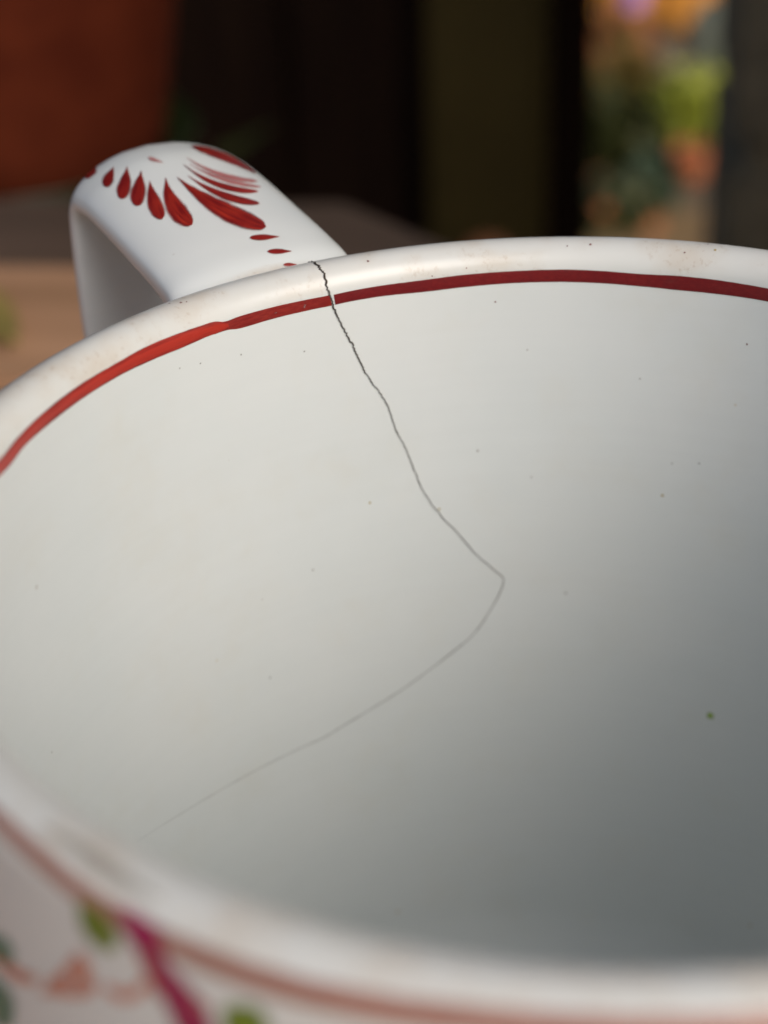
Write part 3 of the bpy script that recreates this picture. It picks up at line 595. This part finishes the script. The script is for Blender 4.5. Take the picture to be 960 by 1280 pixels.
# ------------------------------------------------------------------ the garden seen through the gap
def foliage(name, n, rx, rz, size, mat, parent, seed, z0=0.0, droop=.4):
    rnd = random.Random(seed); vs, fs = [], []
    for i in range(n):
        a = rnd.uniform(0, 6.283); el = math.asin(rnd.uniform(-.1, 1)); d = rnd.uniform(.45, 1) * (1 + .15 * math.sin(3 * a + seed))
        c = Vector((rx * d * math.cos(a) * math.cos(el), rx * d * math.sin(a) * math.cos(el), z0 + rz * d * max(math.sin(el), 0) + .004))
        u = Vector((rnd.gauss(0, 1) + math.cos(a), rnd.gauss(0, 1) + math.sin(a), rnd.gauss(0, .6))).normalized()
        v = u.cross(Vector((rnd.gauss(0, .4), rnd.gauss(0, .4), 1))).normalized()
        nn = u.cross(v); L = size * rnd.uniform(.7, 1.3); W = L * .32
        b = len(vs)
        for p in (c - u * L * .5, c + v * W, c + u * L * .5 - nn * L * .12, c - v * W, c + nn * L * .06): vs.append(tuple(p))
        fs += [(b, b + 1, b + 4), (b + 1, b + 2, b + 4), (b + 2, b + 3, b + 4), (b + 3, b, b + 4)]
    return link(name, mesh(name, vs, fs), mat, parent, smooth=False)

def stems(n, rx, rz, parent, seed):
    rnd = random.Random(seed); vs, fs = [], []
    for i in range(n):
        a = rnd.uniform(0, 6.283); e = Vector((math.cos(a) * rx * .7, math.sin(a) * rx * .7, rz * .75)); r0 = .002
        prev = None
        for k in range(5):
            f = k / 4; c = Vector((e.x * f * f, e.y * f * f, e.z * f)); ring = []
            for q in range(5):
                an = q * 1.2566; ring.append(len(vs)); vs.append((c.x + r0 * math.cos(an), c.y + r0 * math.sin(an), c.z))
            if prev:
                for q in range(5): fs.append((prev[q], prev[(q + 1) % 5], ring[(q + 1) % 5], ring[q]))
            prev = ring
    return link('stem', mesh('stem', vs, fs), M['stem'], parent)

def flower_mesh(r_, np_=9, layers=2):
    vs, fs = [], []
    for l in range(layers):
        rr = r_ * (1 - .35 * l)
        for k in range(np_):
            a = 6.2832 * (k + .5 * l) / np_; ca, sa_ = math.cos(a), math.sin(a); b = len(vs)
            for (d, w_, z) in ((.05, .05, 0), (.55, .24, .12), (1, .14, .05), (1, -.14, .05), (.55, -.24, .12), (.05, -.05, 0)):
                vs.append(((d * ca - w_ * sa_) * rr, (d * sa_ + w_ * ca) * rr, (z + .18 * l) * r_))
            fs.append(tuple(range(b, b + 6)))
    return mesh('flower', vs, fs)

def plant(name, x, y, rx, rz, leafmat, n, size, label, seed, flower=None, nf=0, fr=.02, group=None, cat='plant', z=GZ):
    p = root(name, (x, y, z), label, cat, group)
    foliage('foliage', n, rx, rz, size, leafmat, p, seed)
    stems(9, rx, rz, p, seed)
    if nf:
        me = flower_mesh(fr); me.materials.append(flower); rnd = random.Random(seed + 1)
        for i in range(nf):
            a = rnd.uniform(0, 6.283); el = math.asin(rnd.uniform(.0, 1))
            o = link('flower', me, None, p, smooth=False)
            o.location = (rx * 1.05 * math.cos(a) * math.cos(el), rx * 1.05 * math.sin(a) * math.cos(el), rz * 1.08 * math.sin(el) + .01)
            o.rotation_euler = (R(55) * math.cos(el) + .2, 0, a + math.pi / 2)
            o.scale = [rnd.uniform(.8, 1.2)] * 3
    return p

def garden_pot(x, y, s, label, plant_args=None):
    p = root('terracotta_pot', (x, y, GZ), label, 'flower pot')
    a, b = pot_profile(38 * s, 54 * s, 100 * s)
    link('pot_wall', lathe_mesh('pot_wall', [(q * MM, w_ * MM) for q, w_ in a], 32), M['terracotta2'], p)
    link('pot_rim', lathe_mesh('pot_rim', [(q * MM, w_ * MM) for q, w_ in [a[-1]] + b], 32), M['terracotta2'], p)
    link('soil', lathe_mesh('soil', [(48 * s * MM, 86 * s * MM), (.1 * MM, 90 * s * MM)], 24), M['soil'], p)
    return p

plant('lime_cushion_plant', .160, 2.62, .082, .10, M['leaf_lime'], 1000, .032, 'low lime green cushion plant in the sunny gap', 1)
plant('dark_shrub', .040, 2.46, .075, .12, M['leaf_dark'], 900, .035, 'small dark green shrub beside the shed wall corner', 2)
plant('blue_green_plant', .088, 2.33, .035, .06, M['leaf_teal'], 400, .025, 'small blue green plant in front of the dark shrub', 3)
plant('olive_shrub', .055, 2.74, .095, .10, M['leaf_olive'], 800, .035, 'olive brown shrub behind the small dark green shrub', 4)
garden_pot(.150, 2.42, .50, 'small bright terracotta pot in front of the lime plant')
plant('marigold_plant', .200, 3.40, .12, .12, M['leaf_olive'], 500, .03, 'orange flowering plant at the upper right of the gap', 5, M['orange'], 110, .024)
plant('marigold_plant', .070, 3.42, .11, .12, M['leaf_olive'], 500, .03, 'orange flowering plant behind the lilac flower spike', 6, M['orange'], 90, .024)
plant('rust_flower_plant', .035, 3.05, .065, .09, M['leaf_olive'], 400, .03, 'rust coloured flowering plant just below the lilac flower spike', 7, M['rust'], 55, .018)
plant('rust_flower_plant', .040, 2.25, .068, .06, M['leaf_dark'], 300, .025, 'low rust flowered plant at the foot of the garden gap, nearest the mug rim', 8, M['rust'], 7, .010)

foliage('foliage', 500, .085, .60, .07, M['leaf_dark'], tall, 21)
stems(9, .08, .60, tall, 22)
fl = root('tall_flower', (-.058, .88, GZ), 'single rust coloured flower on a tall stem before the olive post', 'flower')
link('stem', lathe_mesh('stem', [(.003, 0), (.0025, .25), (.0015, .505)], 8), M['stem'], fl)
me_f = flower_mesh(.016, 11, 2); me_f.materials.append(M['rust'])
o = link('bloom', me_f, None, fl, smooth=False); o.location = (0, -.004, .505); o.rotation_euler = (R(55), 0, 0)
def spike():
    p = root('flower_spike', (.068, 2.93, GZ), 'tall lilac flower spike rising before the orange flowers', 'flower')
    link('stem', lathe_mesh('stem', [(.003, 0), (.0025, .2), (.001, .36)], 8), M['stem'], p)
    me = flower_mesh(.013, 6, 1); me.materials.append(M['lilac']); rnd = random.Random(9)
    for i in range(110):
        f = i / 110; a = i * 2.4; r_ = .016 * (1 - .3 * f)
        o = link('floret', me, None, p, smooth=False); o.location = (r_ * math.cos(a), r_ * math.sin(a), .13 + .22 * f)
        o.rotation_euler = (R(70), 0, a + math.pi / 2)
spike()
def rock(x, y, rx, ry, rz, mat, label, seed):
    bm = bmesh.new(); bmesh.ops.create_icosphere(bm, subdivisions=3, radius=1); rnd = random.Random(seed)
    ph = [rnd.uniform(0, 6) for _ in range(6)]
    for v in bm.verts:
        k = 1 + .10 * math.sin(3 * v.co.x + ph[0]) + .08 * math.sin(4 * v.co.y + ph[1]) + .06 * math.sin(5 * v.co.z + ph[2]) + rnd.uniform(-.02, .02)
        v.co = Vector((v.co.x * rx * k, v.co.y * ry * k, max(v.co.z * rz * k, -rz * .3)))
    me = bpy.data.meshes.new('garden_stone'); bm.to_mesh(me); bm.free()
    o = link('garden_stone', me, mat, label=label, cat='stone'); o.location = (x, y, GZ + rz * .3); return o
rock(.205, 3.02, .05, .04, .085, M['slate'], 'blue grey upright stone beside the stone pillar edge', 1)
rock(.125, 2.88, .06, .04, .04, M['pillar'], 'flat brown grey stone behind the lime green plant', 2)
